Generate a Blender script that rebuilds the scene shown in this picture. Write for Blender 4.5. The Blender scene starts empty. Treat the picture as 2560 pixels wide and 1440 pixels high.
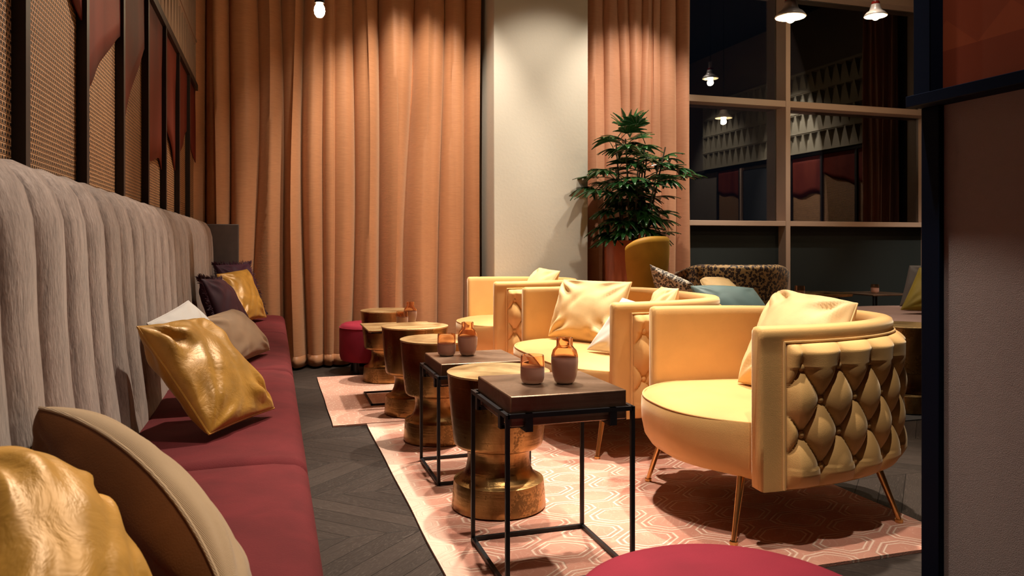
import bpy, bmesh, math, random
from mathutils import Vector, Matrix, noise
random.seed(7)
PI = math.pi
SC = bpy.context.scene
C = SC.collection

# ------------------------------------------------------------------ camera, world, lights
YAW = math.radians(17.44)
cam_d = bpy.data.cameras.new('camera'); cam = bpy.data.objects.new('camera', cam_d); C.objects.link(cam)
cam.location = (0, 0, 1.0); cam.rotation_euler = (PI/2, 0, -YAW)
cam_d.sensor_width = 36; cam_d.lens = 1900/2560*36; cam_d.shift_y = -110/2560
cam_d.clip_start = 0.05; cam_d.clip_end = 100
cam_d.dof.use_dof = True; cam_d.dof.focus_distance = 2.9; cam_d.dof.aperture_fstop = 10
SC.camera = cam
SC.view_settings.view_transform = 'Standard'; SC.view_settings.look = 'None'
SC.view_settings.gamma = 1; SC.view_settings.use_curve_mapping = False
SC.view_settings.exposure = 0.0
w = bpy.data.worlds.new('night'); SC.world = w; w.use_nodes = True
w.node_tree.nodes['Background'].inputs[0].default_value = (0.010, 0.016, 0.030, 1)
w.node_tree.nodes['Background'].inputs[1].default_value = 0.12
WARM = (1.0, 0.88, 0.72)
def spot(loc, aim, power, angle=70, blend=.6, size=.045, col=WARM):
    d = bpy.data.lights.new('ceiling_spot', 'SPOT'); d.energy = power; d.color = col
    d.spot_size = math.radians(angle); d.spot_blend = blend; d.shadow_soft_size = size
    o = bpy.data.objects.new('ceiling_spot', d); C.objects.link(o); o.location = loc
    o.rotation_euler = (Vector(aim)-Vector(loc)).to_track_quat('-Z', 'Y').to_euler()
    return o
CEIL = 4.1
SPOTS = [
    ((1.42, 3.85, 3.9), (1.05, 3.45, 0), 660, 42),      # over the small tables
    ((1.05, 1.95, 3.9), (1.05, 2.2, 0), 430, 44),
    ((2.45, 3.05, 3.9), (1.95, 2.65, .3), 720, 40),     # over the armchair
    ((2.35, 4.95, 3.9), (1.75, 4.2, .3), 820, 44),
    ((1.6, 5.45, 3.9), (1.2, 5.15, 0), 560, 44),
    ((1.12, 1.15, 3.9), (1.25, 1.15, 0), 250, 60),      # beside the partition
    ((.85, 3.75, 3.9), (-.15, 2.3, .4), 480, 48),       # onto the bench
    ((.85, 5.3, 3.9), (-.1, 4.5, .4), 260, 42),
    ((.75, 1.95, 3.9), (-.2, 1.2, .5), 210, 42),
    ((1.15, 5.0, 3.9), (1.15, 6.35, .9), 390, 60),      # curtain washers
    ((.55, 5.1, 3.9), (.35, 6.35, .8), 90, 46),
    ((2.25, 4.7, 3.9), (2.2, 6.05, 1.0), 210, 64),
    ((3.3, 5.1, 3.9), (3.05, 6.3, 1.1), 270, 62),
    ((4.6, 5.1, 3.9), (4.3, 5.8, .6), 180, 62),
    ((5.75, 4.3, 3.9), (6.8, 5.0, .9), 520, 62),        # right wall
    ((5.6, 2.6, 3.9), (6.8, 2.9, 1.2), 180, 66),
    ((3.2, 3.2, 3.9), (3.4, 3.4, 0), 190, 56),
]
for s in SPOTS: spot(*s)

# ------------------------------------------------------------------ helpers
class MB:
    def __init__(s): s.v = []; s.f = []; s.m = []
    def add(s, vs, fs, mi=0):
        o = len(s.v); s.v += [tuple(p) for p in vs]
        s.f += [tuple(i+o for i in f) for f in fs]; s.m += [mi]*len(fs)
        return s
    def box(s, x0, x1, y0, y1, z0, z1, mi=0):
        vs = [(x, y, z) for z in (z0, z1) for y in (y0, y1) for x in (x0, x1)]
        return s.add(vs, [(0,2,3,1),(4,5,7,6),(0,1,5,4),(2,6,7,3),(0,4,6,2),(1,3,7,5)], mi)
    def grid(s, P, mi=0, closeu=False, closev=False):
        nu = len(P); nv = len(P[0]); vs = [p for r in P for p in r]; fs = []
        for i in range(nu if closeu else nu-1):
            for j in range(nv if closev else nv-1):
                a, b = i, (i+1) % nu; c, d = j, (j+1) % nv
                fs.append((a*nv+c, b*nv+c, b*nv+d, a*nv+d))
        return s.add(vs, fs, mi)
    def tube(s, pts, r, n=8, closed=False, cap=True, mi=0, phase=0):
        pts = [Vector(p) for p in pts]; m = len(pts); rs = r if isinstance(r, (list, tuple)) else [r]*m
        rings = []; up = None
        for i, p in enumerate(pts):
            a = pts[(i-1) % m] if (i > 0 or closed) else p; b = pts[(i+1) % m] if (i < m-1 or closed) else p
            t = (b-a).normalized() if (b-a).length > 1e-9 else Vector((0,0,1))
            if up is None:
                up = Vector((0,0,1)) if abs(t.z) < .9 else Vector((1,0,0))
            x = t.cross(up)
            if x.length < 1e-6: x = t.cross(Vector((1,0,0)))
            x.normalize(); y = x.cross(t).normalized(); up = y
            rings.append([p + rs[i]*(math.cos(2*PI*k/n+phase)*x + math.sin(2*PI*k/n+phase)*y) for k in range(n)])
        s.grid(rings, mi, closeu=closed, closev=True)
        if cap and not closed:
            o = len(s.v) - m*n
            s.f.append(tuple(o+k for k in range(n))); s.f.append(tuple(o+(m-1)*n+k for k in reversed(range(n)))); s.m += [mi, mi]
        return s
    def bar(s, p, q, w, mi=0):
        return s.tube([p, q], w*.7071, 4, phase=PI/4, mi=mi)
    def lathe(s, prof, cx=0, cy=0, n=48, mi=0, wob=None):
        P = []
        for k in range(n):
            a = 2*PI*k/n; row = []
            for (r, z) in prof:
                rr = r*(1+(wob(a, z) if wob else 0)); row.append((cx+rr*math.cos(a), cy+rr*math.sin(a), z))
            P.append(row)
        return s.grid(P, mi, closeu=True)
    def sphere(s, c, rx, ry, rz, nu=14, nv=8, mi=0):
        P = [[(c[0]+rx*math.sin(PI*j/nv)*math.cos(2*PI*i/nu), c[1]+ry*math.sin(PI*j/nv)*math.sin(2*PI*i/nu), c[2]+rz*math.cos(PI*j/nv)) for j in range(nv+1)] for i in range(nu)]
        return s.grid(P, mi, closeu=True)
    def build(s, name, mats, parent=None, loc=None, smooth=True, bevel=0, solid=0, subd=0, seg=2, ang=40):
        me = bpy.data.meshes.new(name); me.from_pydata(s.v, [], s.f)
        if not isinstance(mats, (list, tuple)): mats = [mats]
        for m in mats: me.materials.append(m)
        me.polygons.foreach_set('material_index', s.m)
        bm = bmesh.new(); bm.from_mesh(me)
        bmesh.ops.remove_doubles(bm, verts=bm.verts, dist=1e-6)
        bmesh.ops.recalc_face_normals(bm, faces=bm.faces); bm.to_mesh(me); bm.free()
        if smooth:
            me.polygons.foreach_set('use_smooth', [True]*len(me.polygons))
            me.set_sharp_from_angle(angle=math.radians(ang))
        o = bpy.data.objects.new(name, me); C.objects.link(o)
        if parent: o.parent = parent
        if loc: o.location = loc
        if subd: mo = o.modifiers.new('subd', 'SUBSURF'); mo.levels = mo.render_levels = subd
        if solid: mo = o.modifiers.new('solid', 'SOLIDIFY'); mo.thickness = solid; mo.offset = 0
        if bevel:
            mo = o.modifiers.new('bevel', 'BEVEL'); mo.width = bevel; mo.segments = seg; mo.limit_method = 'ANGLE'; mo.angle_limit = .7
            mo.harden_normals = False
        return o
def tag(o, label=None, cat=None, group=None, kind=None):
    if label: o['label'] = label
    if cat: o['category'] = cat
    if group: o['group'] = group
    if kind: o['kind'] = kind
    return o
def thing(name, label, cat, loc=(0,0,0), rz=0, group=None):
    o = bpy.data.objects.new(name, None); C.objects.link(o); o.location = loc; o.rotation_euler = (0,0,rz); o.empty_display_size = .1
    return tag(o, label, cat, group)
def copy_tree(o, parent=None):
    c = o.copy(); C.objects.link(c)
    if parent: c.parent = parent
    for ch in list(o.children): copy_tree(ch, c)
    return c
def smooth(a, b, x):
    t = min(1, max(0, (x-a)/(b-a))); return t*t*(3-2*t)
def lerp(a, b, t): return a+(b-a)*t
def fbm(x, y, z=0, o=3):
    v = 0; a = 1
    for _ in range(o): v += a*noise.noise(Vector((x, y, z))); x *= 2.03; y *= 2.03; z *= 2.03; a *= .5
    return v

# ------------------------------------------------------------------ materials
class NT:
    def __init__(s, name):
        s.mat = bpy.data.materials.new(name); s.mat.use_nodes = True; s.t = s.mat.node_tree; s.n = s.t.nodes; s.l = s.t.links
        s.b = s.n['Principled BSDF']; s.out = s.n['Material Output']; s._c = None
    def put(s, sock, v):
        if hasattr(v, 'is_output') or isinstance(v, bpy.types.NodeSocket): s.l.new(v, sock)
        elif isinstance(v, (tuple, list)) and len(v) == 3 and sock.type == 'RGBA': sock.default_value = (*v, 1)
        else: sock.default_value = v
    def node(s, typ, props=None, **ins):
        n = s.n.new(typ)
        for k, v in (props or {}).items(): setattr(n, k, v)
        for k, v in ins.items():
            key = int(k[1:]) if k[0] == '_' and k[1:].isdigit() else k.replace('_', ' ')
            s.put(n.inputs[key], v)
        return n
    def co(s):
        if not s._c: s._c = s.n.new('ShaderNodeTexCoord')
        return s._c.outputs['Object']
    def map(s, scale=(1,1,1), rot=(0,0,0), loc=(0,0,0), vec=None):
        n = s.node('ShaderNodeMapping', _0=vec or s.co()); n.inputs['Scale'].default_value = scale
        n.inputs['Rotation'].default_value = rot; n.inputs['Location'].default_value = loc; return n.outputs[0]
    def sep(s, v=None):
        n = s.node('ShaderNodeSeparateXYZ', _0=v or s.co()); return n.outputs
    def comb(s, x, y, z): return s.node('ShaderNodeCombineXYZ', _0=x, _1=y, _2=z).outputs[0]
    def m(s, op, a, b=0.0, c=0.0, clamp=False):
        n = s.n.new('ShaderNodeMath'); n.operation = op; n.use_clamp = clamp
        s.put(n.inputs[0], a); s.put(n.inputs[1], b); s.put(n.inputs[2], c); return n.outputs[0]
    def noise(s, scale=5, detail=3, vec=None, rough=.5, dist=0):
        n = s.node('ShaderNodeTexNoise', Scale=scale, Detail=detail, Roughness=rough, Distortion=dist, Vector=vec or s.co()); return n.outputs['Fac']
    def vor(s, scale=5, vec=None, feature='F1', out='Distance', rnd=1.0):
        n = s.node('ShaderNodeTexVoronoi', {'feature': feature}, Scale=scale, Vector=vec or s.co())
        n.inputs['Randomness'].default_value = rnd; return n.outputs[out]
    def ramp(s, f, stops, interp='LINEAR'):
        n = s.n.new('ShaderNodeValToRGB'); n.color_ramp.interpolation = interp; e = n.color_ramp.elements
        while len(e) < len(stops): e.new(.5)
        for i, (p, c) in enumerate(stops): e[i].position = p; e[i].color = (*c, 1) if len(c) == 3 else c
        s.put(n.inputs[0], f); return n.outputs[0]
    def mix(s, f, a, b, mode='MIX'):
        n = s.n.new('ShaderNodeMix'); n.data_type = 'RGBA'; n.blend_type = mode
        s.put(n.inputs[0], f); s.put(n.inputs[6], a); s.put(n.inputs[7], b); return n.outputs[2]
    def mr(s, v, a, b, c=0., d=1.):
        n = s.node('ShaderNodeMapRange', _0=v, _1=a, _2=b, _3=c, _4=d); return n.outputs[0]
    def bump(s, h, st=.3, dist=.01, normal=None):
        n = s.node('ShaderNodeBump', Strength=st, Distance=dist, Height=h)
        if normal: s.l.new(normal, n.inputs['Normal'])
        s.l.new(n.outputs[0], s.b.inputs['Normal']); return n.outputs[0]
    def set(s, **k):
        names = dict(color='Base Color', rough='Roughness', metal='Metallic', spec='Specular IOR Level', sheen='Sheen Weight', sheen_rough='Sheen Roughness',
                     sheen_tint='Sheen Tint', coat='Coat Weight', trans='Transmission Weight', ior='IOR', emis='Emission Color', emis_s='Emission Strength', alpha='Alpha', coat_rough='Coat Roughness', sss='Subsurface Weight', aniso='Anisotropic')
        for a, v in k.items(): s.put(s.b.inputs[names[a]], v)
        return s
def sc3(c, k): return tuple(min(1, x*k) for x in c)
def velvet(name, col, sheen=.5, rough=.75, var=.25, tint=None, scale=6, grain=.12, spec=.25):
    t = NT(name); n1 = t.noise(scale, 4, dist=.4); n2 = t.noise(350, 2)
    c = t.mix(t.mr(n1, .3, .7), sc3(col, 1-var), sc3(col, 1+var*.6))
    t.set(color=c, rough=rough, sheen=sheen, sheen_rough=.35, sheen_tint=tint or sc3(col, 1.6), spec=spec)
    t.bump(t.m('ADD', t.m('MULTIPLY', n1, .5), t.m('MULTIPLY', n2, grain)), .35, .01)
    return t.mat
def plain(name, col, rough=.6, metal=0, var=.08, scale=8, bump=.1, spec=.5):
    t = NT(name); n1 = t.noise(scale, 4)
    t.set(color=t.mix(n1, sc3(col, 1-var), sc3(col, 1+var)), rough=rough, metal=metal, spec=spec)
    if bump: t.bump(t.noise(scale*14, 3), bump, .004)
    return t.mat
M = {}
YEL = (.72, .42, .155)
M['yellow'] = velvet('yellow_velvet', YEL, .5, .65, .10, (1,.9,.7), 5)
M['yellow_pale'] = velvet('pale_gold_velvet', (.80, .55, .27), .35, .6, .12, (1,.85,.6), 8)
M['mustard'] = velvet('mustard_velvet', (.38, .19, .018), .3, .6, .2, (.9,.6,.15), 6)
M['red'] = velvet('crimson_velvet', (.24, .012, .030), .25, .8, .16, (.9,.15,.2), 5)
M['bench_red'] = velvet('oxblood_wool', (.125, .0135, .016), .06, .9, .22, (.7,.2,.18), 9, .3)
M['white'] = velvet('white_satin', (.74, .68, .64), .2, .6, .05, (1,1,1))
M['taupe'] = velvet('taupe_velvet', (.34, .215, .13), .4, .7, .12, (.8,.65,.5))
M['plum'] = velvet('plum_velvet', (.055, .014, .030), .35, .6, .2, (.5,.25,.35))
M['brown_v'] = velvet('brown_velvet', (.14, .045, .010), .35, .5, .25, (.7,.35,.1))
M['teal'] = velvet('teal_velvet', (.13, .20, .20), .5, .5, .15, (.6,.8,.8))
M['navy_v'] = velvet('navy_velvet', (.012, .016, .03), .3, .8, .2, (.2,.25,.4))
M['pink_seat'] = velvet('dusty_pink_fabric', (.38, .24, .21), .3, .8, .08, (.9,.7,.7))
M['olive'] = velvet('olive_gold_velvet', (.27, .19, .022), .3, .6, .2, (.7,.6,.2))
M['grey_v'] = velvet('grey_velvet', (.10, .08, .075), .4, .6, .15, (.5,.45,.4))
def satin(name, col, rough=.32):
    t = NT(name); n1 = t.noise(9, 4, dist=1.2)
    t.set(color=t.mix(t.mr(n1, .3, .7), sc3(col, .78), sc3(col, 1.15)), rough=t.mr(n1, .3, .7, rough+.06, rough+.2), metal=.12, sheen=.3, sheen_tint=(1,.8,.4), spec=.6)
    t.bump(t.noise(15, 4, dist=.8, rough=.6), .35, .010)
    return t.mat
M['gold'] = satin('gold_satin_velvet', (.56, .265, .028))
t = NT('beige_linen'); ws = t.sep(t.map((2600, 2600, 2600)))
wv = t.m('MULTIPLY', t.m('SINE', ws[0]), t.m('SINE', ws[1]))
t.set(color=t.mix(t.noise(5, 3), (.36, .225, .115), (.50, .33, .18)), rough=.9, sheen=.3); t.bump(t.m('ADD', wv, t.noise(120, 3)), .35, .003); M['linen'] = t.mat
# taupe chenille of the bench back: vertical flecks
t = NT('taupe_chenille'); v1 = t.map((14, 14, 3)); n1 = t.noise(3.2, 5, v1, .65); n2 = t.noise(90, 2, t.map((2.2, 2.2, .6)))
f = t.m('ADD', t.m('MULTIPLY', n1, .7), t.m('MULTIPLY', n2, .3))
t.set(color=t.ramp(f, [(.33, (.14,.094,.080)), (.5, (.275,.198,.168)), (.66, (.40,.298,.258))]), rough=.85, sheen=.55, sheen_tint=(.9,.8,.72), sheen_rough=.4)
t.bump(f, .4, .01); M['chenille'] = t.mat
# curtain
def curtain_mat(name, a, b):
    t = NT(name); s_ = t.sep(); hx = t.m('SINE', t.m('MULTIPLY', s_[2], 520)); hn = t.noise(60, 3, t.map((.25, .25, 3)))
    c = t.mix(t.mr(hn, .3, .7), a, b)
    t.set(color=c, rough=.5, sheen=.35, sheen_tint=(1,.75,.5), spec=.4)
    t.bump(t.m('ADD', t.m('MULTIPLY', hx, .3), hn), .12, .003)
    tr = t.node('ShaderNodeBsdfTranslucent', Color=c); mx = t.node('ShaderNodeMixShader', _0=.05)
    t.l.new(t.b.outputs[0], mx.inputs[1]); t.l.new(tr.outputs[0], mx.inputs[2]); t.l.new(mx.outputs[0], t.out.inputs[0])
    return t.mat
M['curtain'] = curtain_mat('copper_curtain', (.45, .195, .09), (.52, .235, .11))
M['curtain2'] = curtain_mat('rose_copper_curtain', (.49, .22, .125), (.56, .26, .15))
M['plaster'] = plain('cream_plaster', (.52, .475, .40), .85, 0, .04, 3, .25)
M['plaster_g'] = plain('warm_grey_plaster', (.30, .235, .225), .9, 0, .05, 40, .5)
M['beige_wall'] = plain('beige_wall_paint', (.16, .125, .095), .9, 0, .05, 3)
M['dark_wall'] = plain('dark_wall_paint', (.02, .02, .024), .9)
M['ceil'] = plain('dark_ceiling_paint', (.03, .032, .04), .9)
M['black'] = plain('black_powder_coat', (.010, .010, .013), .42, .3, .2, 20, .05)
M['darkframe'] = plain('dark_bronze_frame', (.022, .017, .016), .5, .2, .2, 10, .05)
M['navy'] = plain('navy_lacquer', (.002, .005, .016), .6, 0, .15, 4, .03, .06)
M['winframe'] = plain('window_frame_paint', (.55, .38, .29), .4, 0, .03, 3, .02)
M['parapet'] = plain('dark_green_panel', (.013, .018, .0175), .7, 0, .15, 1.5, .02)
M['wood_end'] = plain('brown_grey_wood', (.075, .048, .040), .6, 0, .3, 18, .1)
M['pot'] = plain('terracotta_lacquer', (.32, .065, .022), .35, 0, .05, 2, 0)
M['soil'] = plain('dark_soil', (.012, .009, .007), .95, 0, .4, 60, 1)
M['stem'] = plain('palm_stem', (.035, .030, .014), .7, 0, .3, 30, .3)
M['rug_edge'] = plain('rug_backing', (.020, .015, .014), .95, 0, .2, 80, .3)
M['reliefm'] = plain('cream_gypsum', (.27, .225, .155), .75, 0, .05, 5, .1)
M['relief_l'] = plain('brown_gypsum', (.25, .165, .12), .75, 0, .05, 5, .1)
M['socket_d'] = plain('dark_socket', (.03, .02, .016), .4, .3)
M['enamel'] = plain('grey_enamel', (.45, .38, .34), .3, 0, .04, 3, 0)
M['enamel_in'] = plain('cream_enamel', (.85, .78, .58), .4, 0, .02, 3, 0)
M['red_enamel'] = plain('red_enamel', (.25, .018, .012), .15, 0, .04, 3, 0)
def brass(name, c1, c2, rough=.24, grime=.5, bumps=.3):
    t = NT(name); n1 = t.noise(5, 5, t.map((1,1,.5)), .6, .6); n2 = t.noise(95, 4, rough=.7); v = t.vor(70)
    band = t.noise(30, 2, t.map((.15, .15, 3)))
    pit = t.mr(t.m('MULTIPLY', n2, t.mr(n1, .42, .68)), .30, .38, 0, grime)
    c = t.mix(t.mr(n1, .35, .68), c1, c2); c = t.mix(pit, c, (.05, .025, .012))
    t.set(color=c, metal=1., rough=t.m('ADD', t.mr(n1, .3, .7, rough, rough+.16), t.m('MULTIPLY', pit, .35)))
    t.bump(t.m('ADD', t.m('MULTIPLY', n2, .4), t.m('ADD', t.m('MULTIPLY', band, .5), t.m('MULTIPLY', pit, -.5))), bumps, .006)
    return t.mat
M['brass'] = brass('aged_brass', (.21, .105, .036), (.56, .35, .135))
M['brass_top'] = brass('brushed_brass_top', (.50, .34, .16), (.66, .48, .25), .36, .25, .25)
M['brass_leg'] = plain('brass_leg', (.72, .42, .16), .3, 1, .05, 5, 0)
M['bronze'] = brass('bronze_slab', (.235, .14, .092), (.33, .215, .15), .36, .25, .2)
# leather
t = NT('oxblood_leather'); n1 = t.noise(2.2, 3, t.map((1, 3, .4)))
t.set(color=t.mix(t.mr(n1, .3, .7), (.095, .011, .007), (.165, .026, .014)), rough=.6, spec=.2); t.bump(t.noise(130, 3), .12, .003); M['leather'] = t.mat
# cane
def cane(name):
    t = NT(name); s_ = t.sep(); p = .0185; q = .0135
    y = t.m('DIVIDE', s_[1], p); z = t.m('DIVIDE', s_[2], q)
    row = t.m('FLOOR', z); yy = t.m('FRACT', t.m('ADD', y, t.m('MULTIPLY', row, .5))); zz = t.m('FRACT', z)
    dy = t.m('ABSOLUTE', t.m('SUBTRACT', yy, .5)); dz = t.m('ABSOLUTE', t.m('SUBTRACT', zz, .5))
    hole = t.m('MULTIPLY', t.mr(dy, .33, .24), t.mr(dz, .31, .22))
    st = t.m('SUBTRACT', 1., t.m('MULTIPLY', t.m('MULTIPLY', dz, dz), 1.6)); n1 = t.noise(12, 4)
    c = t.mix(n1, (.33, .15, .06), (.48, .245, .105)); c = t.mix(hole, c, (.018, .008, .005))
    t.set(color=c, rough=.55); t.bump(t.m('SUBTRACT', st, t.m('MULTIPLY', hole, 1.2)), .8, .006); return t.mat
M['cane'] = cane('woven_cane')
# leopard
def leopard(name, base, dark, spot_c, sc=26):
    t = NT(name); v = t.map((1,1,1)); wv = t.node('ShaderNodeVectorMath', {'operation': 'ADD'}, _0=v, _1=t.node('ShaderNodeVectorMath', {'operation': 'SCALE'}, _0=t.node('ShaderNodeTexNoise', Scale=18., Vector=v).outputs['Color'], Scale=.03).outputs[0]).outputs[0]
    d = t.vor(sc, wv, 'F1'); n1 = t.noise(60, 2)
    ring = t.ramp(t.m('ADD', d, t.m('MULTIPLY', t.m('SUBTRACT', n1, .5), .12)), [(.0, spot_c), (.18, spot_c), (.25, dark), (.50, dark), (.56, base), (1, base)])
    t.set(color=ring, rough=.6, sheen=.2); t.bump(n1, .2, .004); return t.mat
M['leopard'] = leopard('leopard_velvet', (.50, .30, .12), (.022, .012, .014), (.20, .09, .045), 42)
M['leopard2'] = leopard('pale_leopard_fabric', (.52, .44, .34), (.03, .022, .02), (.20, .14, .09), 52)
# leaf
t = NT('palm_leaf'); n1 = t.noise(7, 3); s_ = t.node('ShaderNodeObjectInfo').outputs['Random']
t.set(color=t.mix(n1, (.008, .042, .012), (.022, .105, .020)), rough=.24, spec=.7); t.bump(t.noise(90, 2, t.map((1,1,.2))), .15, .003); M['leaf'] = t.mat
# glass: clear amber above, frosted below
def amber(name, zc):
    t = NT(name); z = t.sep()[2]; fr = t.mr(z, zc-.006, zc+.004, 1, 0); bot = t.mr(z, .0, .016, 1, 0)
    g = t.node('ShaderNodeBsdfGlass', Color=(.97, .83, .72), Roughness=.02, IOR=1.35)
    c = t.mix(bot, (.44, .225, .165), (.55, .42, .36))
    t.set(color=c, rough=.38, spec=.5, trans=.15, sheen=.2)
    mx = t.node('ShaderNodeMixShader', _0=fr); t.l.new(g.outputs[0], mx.inputs[1]); t.l.new(t.b.outputs[0], mx.inputs[2]); t.l.new(mx.outputs[0], t.out.inputs[0])
    return t.mat
M['amber_v'] = amber('amber_vase_glass', .082); M['amber_c'] = amber('amber_cup_glass', .052)
# window glass
t = NT('window_glass'); fr = t.node('ShaderNodeFresnel', IOR=1.55).outputs[0]
gl = t.node('ShaderNodeBsdfGlossy', Roughness=0.0, Color=(.95,.95,1)); tr = t.node('ShaderNodeBsdfTransparent', Color=(.85,.9,.92))
mx = t.node('ShaderNodeMixShader', _0=t.m('ADD', t.m('MULTIPLY', fr, 1.3), .05, clamp=True)); t.l.new(tr.outputs[0], mx.inputs[1]); t.l.new(gl.outputs[0], mx.inputs[2]); t.l.new(mx.outputs[0], t.out.inputs[0]); M['glass'] = t.mat
def emit(name, col, st):
    t = NT(name); t.set(color=(0,0,0), emis=col, emis_s=st); return t.mat
M['bulb'] = emit('lit_bulb', (1, .80, .50), 30); M['cyan'] = emit('cyan_light', (.15, .75, 1), 5)
# amber translucent panel with faint triangles
t = NT('burnt_orange_panel'); s_ = t.sep(); yy = t.m('PINGPONG', s_[1], .085); zz = t.m('DIVIDE', t.m('FRACT', t.m('DIVIDE', t.m('SUBTRACT', s_[2], 1.47), .27)), 3.2)
tri = t.m('GREATER_THAN', yy, zz); up = t.m('GREATER_THAN', s_[2], 1.47)
t.set(color=t.mix(t.m('MULTIPLY', t.m('ADD', .35, t.m('MULTIPLY', tri, .5)), up), (.17, .024, .006), (.25, .045, .012)), rough=.5); M['orange'] = t.mat
# floor: chevron oak
t = NT('dark_chevron_oak'); s_ = t.sep(); W = .46; PW = .125
cx = t.m('DIVIDE', t.m('ADD', s_[1], .12), W); cell = t.m('FLOOR', cx); par = t.m('PINGPONG', t.m('ADD', s_[1], .12), W)
sv = t.m('DIVIDE', t.m('ADD', s_[0], t.m('MULTIPLY', par, 1.05)), PW); pid = t.m('FLOOR', sv); fr = t.m('FRACT', sv)
ida = t.m('ADD', t.m('MULTIPLY', cell, 17.3), pid)
rnd = t.node('ShaderNodeTexWhiteNoise', {'noise_dimensions': '1D'}, W=ida).outputs['Value']
sgn = t.m('SUBTRACT', t.m('MULTIPLY', t.m('MODULO', t.m('ABSOLUTE', cell), 2.), 2.), 1.)
al = t.m('ADD', t.m('MULTIPLY', t.m('MULTIPLY', s_[0], sgn), .70), t.m('MULTIPLY', s_[1], .71))
gv = t.comb(t.m('ADD', t.m('MULTIPLY', al, 2.2), t.m('MULTIPLY', rnd, 40)), t.m('MULTIPLY', sv, 2.6), ida)
gn = t.noise(1.3, 3, gv, .5, .5); gr = t.m('FRACT', t.m('MULTIPLY', gn, 22)); gr = t.m('PINGPONG', gr, .5)
edge = t.m('MINIMUM', fr, t.m('SUBTRACT', 1., fr)); seam = t.mr(edge, .0, .022, 1, 0)
cfr = t.m('FRACT', cx); ce = t.m('MINIMUM', cfr, t.m('SUBTRACT', 1., cfr)); seam = t.m('MAXIMUM', seam, t.mr(ce, .0, .004, 1, 0))
g2 = t.mr(gr, .0, .16, 1, 0)
base = t.mix(rnd, (.016, .011, .009), (.052, .036, .029)); base = t.mix(t.m('MULTIPLY', g2, .85), base, (.125, .096, .082)); base = t.mix(t.noise(3, 3), base, (.034, .025, .021))
base = t.mix(seam, base, (.006, .005, .004))
t.set(color=base, rough=.62, spec=.12); t.bump(t.m('SUBTRACT', t.m('MULTIPLY', gn, .4), seam), .5, .003); M['floor'] = t.mat
# rug: linked stepped medallions drawn by double lines
def rug_mat(name, pk, plain_=False):
    t = NT(name); s_ = t.sep(); 
    wob = t.m('MULTIPLY', t.m('SUBTRACT', t.noise(6, 2), .5), .030)
    PX_, PY_ = .150, .115
    ax = t.m('DIVIDE', t.m('PINGPONG', t.m('ADD', s_[0], wob), PX_), PX_); ay = t.m('DIVIDE', t.m('PINGPONG', t.m('ADD', s_[1], wob), PY_), PY_)
    def octd(a, b):
        return t.m('MAXIMUM', t.m('MAXIMUM', t.m('MULTIPLY', a, .92), t.m('MULTIPLY', b, 1.0)), t.m('MULTIPLY', t.m('ADD', a, b), .74))
    d = t.m('MINIMUM', octd(ax, ay), octd(t.m('SUBTRACT', 1., ax), t.m('SUBTRACT', 1., ay)))
    l1 = t.mr(t.m('ABSOLUTE', t.m('SUBTRACT', d, .50)), .014, .034, 1, 0)
    l2 = t.mr(t.m('ABSOLUTE', t.m('SUBTRACT', d, .64)), .016, .038, 1, 0)
    ln = t.m('MAXIMUM', l1, l2)
    topo = t.mr(t.m('PINGPONG', t.m('FRACT', t.m('MULTIPLY', t.noise(7, 3, dist=.7), 11)), .5), .0, .10, 1, 0)
    n1 = t.noise(3, 4); n2 = t.noise(220, 2)
    base = t.mix(t.mr(n1, .3, .7), (.45, .175, .12), (.58, .275, .195))
    fine = t.mr(t.m('ABSOLUTE', t.m('SUBTRACT', d, .57)), .004, .012, .45, 0); c = t.mix(t.m('MULTIPLY', ln, pk), base, (.80, .58, .45)); c = t.mix(fine, c, (.16, .05, .035)); c = t.mix(t.mr(s_[0], .53, .58, 1, 0), c, (.70, .46, .36)); c = t.mix(t.m('MULTIPLY', topo, .28), c, (.74, .50, .38))
    t.set(color=c, rough=.95, sheen=.25, sheen_tint=(1,.8,.7))
    t.bump(t.m('ADD', t.m('MULTIPLY', t.m('SUBTRACT', 1., ln), .8), t.m('MULTIPLY', n2, .5)), .6, .006); return t.mat
M['rug'] = rug_mat('coral_patterned_rug', .85)
t = NT('speckled_peach_rug'); v_ = t.map((1, .8, 1)); d_ = t.vor(46, v_); n1 = t.noise(3, 4)
c_ = t.mix(t.mr(n1, .3, .7), (.56, .27, .19), (.68, .38, .28)); c_ = t.mix(t.mr(d_, .16, .30, .8, 0), c_, (.86, .68, .56))
t.set(color=c_, rough=.95, sheen=.25); t.bump(t.noise(220, 2), .5, .005); M['rug2'] = t.mat
t = NT('charcoal_rug'); t.set(color=t.mix(t.noise(4, 4), (.05,.045,.045), (.09,.08,.078)), rough=.95); t.bump(t.noise(200, 2), .5, .005); M['rug3'] = t.mat

# ------------------------------------------------------------------ room shell
XL, XR, YF, YB = -.60, 6.85, 6.62, -3.0
def struct(name, mb, mat, **k):
    o = mb.build(name, mat, **k); o['kind'] = 'structure'; return o
struct('floor', MB().box(XL-.2, XR+.2, YB-.2, YF+.3, -.1, 0), M['floor'])
struct('ceiling', MB().box(XL-.2, XR+.2, YB-.2, YF+.3, CEIL, CEIL+.1), M['ceil'])
struct('wall_left', MB().box(XL-.2, XL, YB-.2, YF+.3, 0, CEIL), M['dark_wall'])
struct('wall_right', MB().box(XR, XR+.2, YB-.2, YF+.3, 0, CEIL), M['beige_wall'])
struct('wall_back', MB().box(XL, XR, YB-.2, YB, 0, CEIL), M['beige_wall'])
struct('wall_front', MB().box(XL, XR, YF+.0, YF+.12, 0, 1.20), M['parapet'])
struct('trim_1', MB().box(XL, XR, YF-.02, YF+.12, 3.9, CEIL), M['winframe'])
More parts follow.
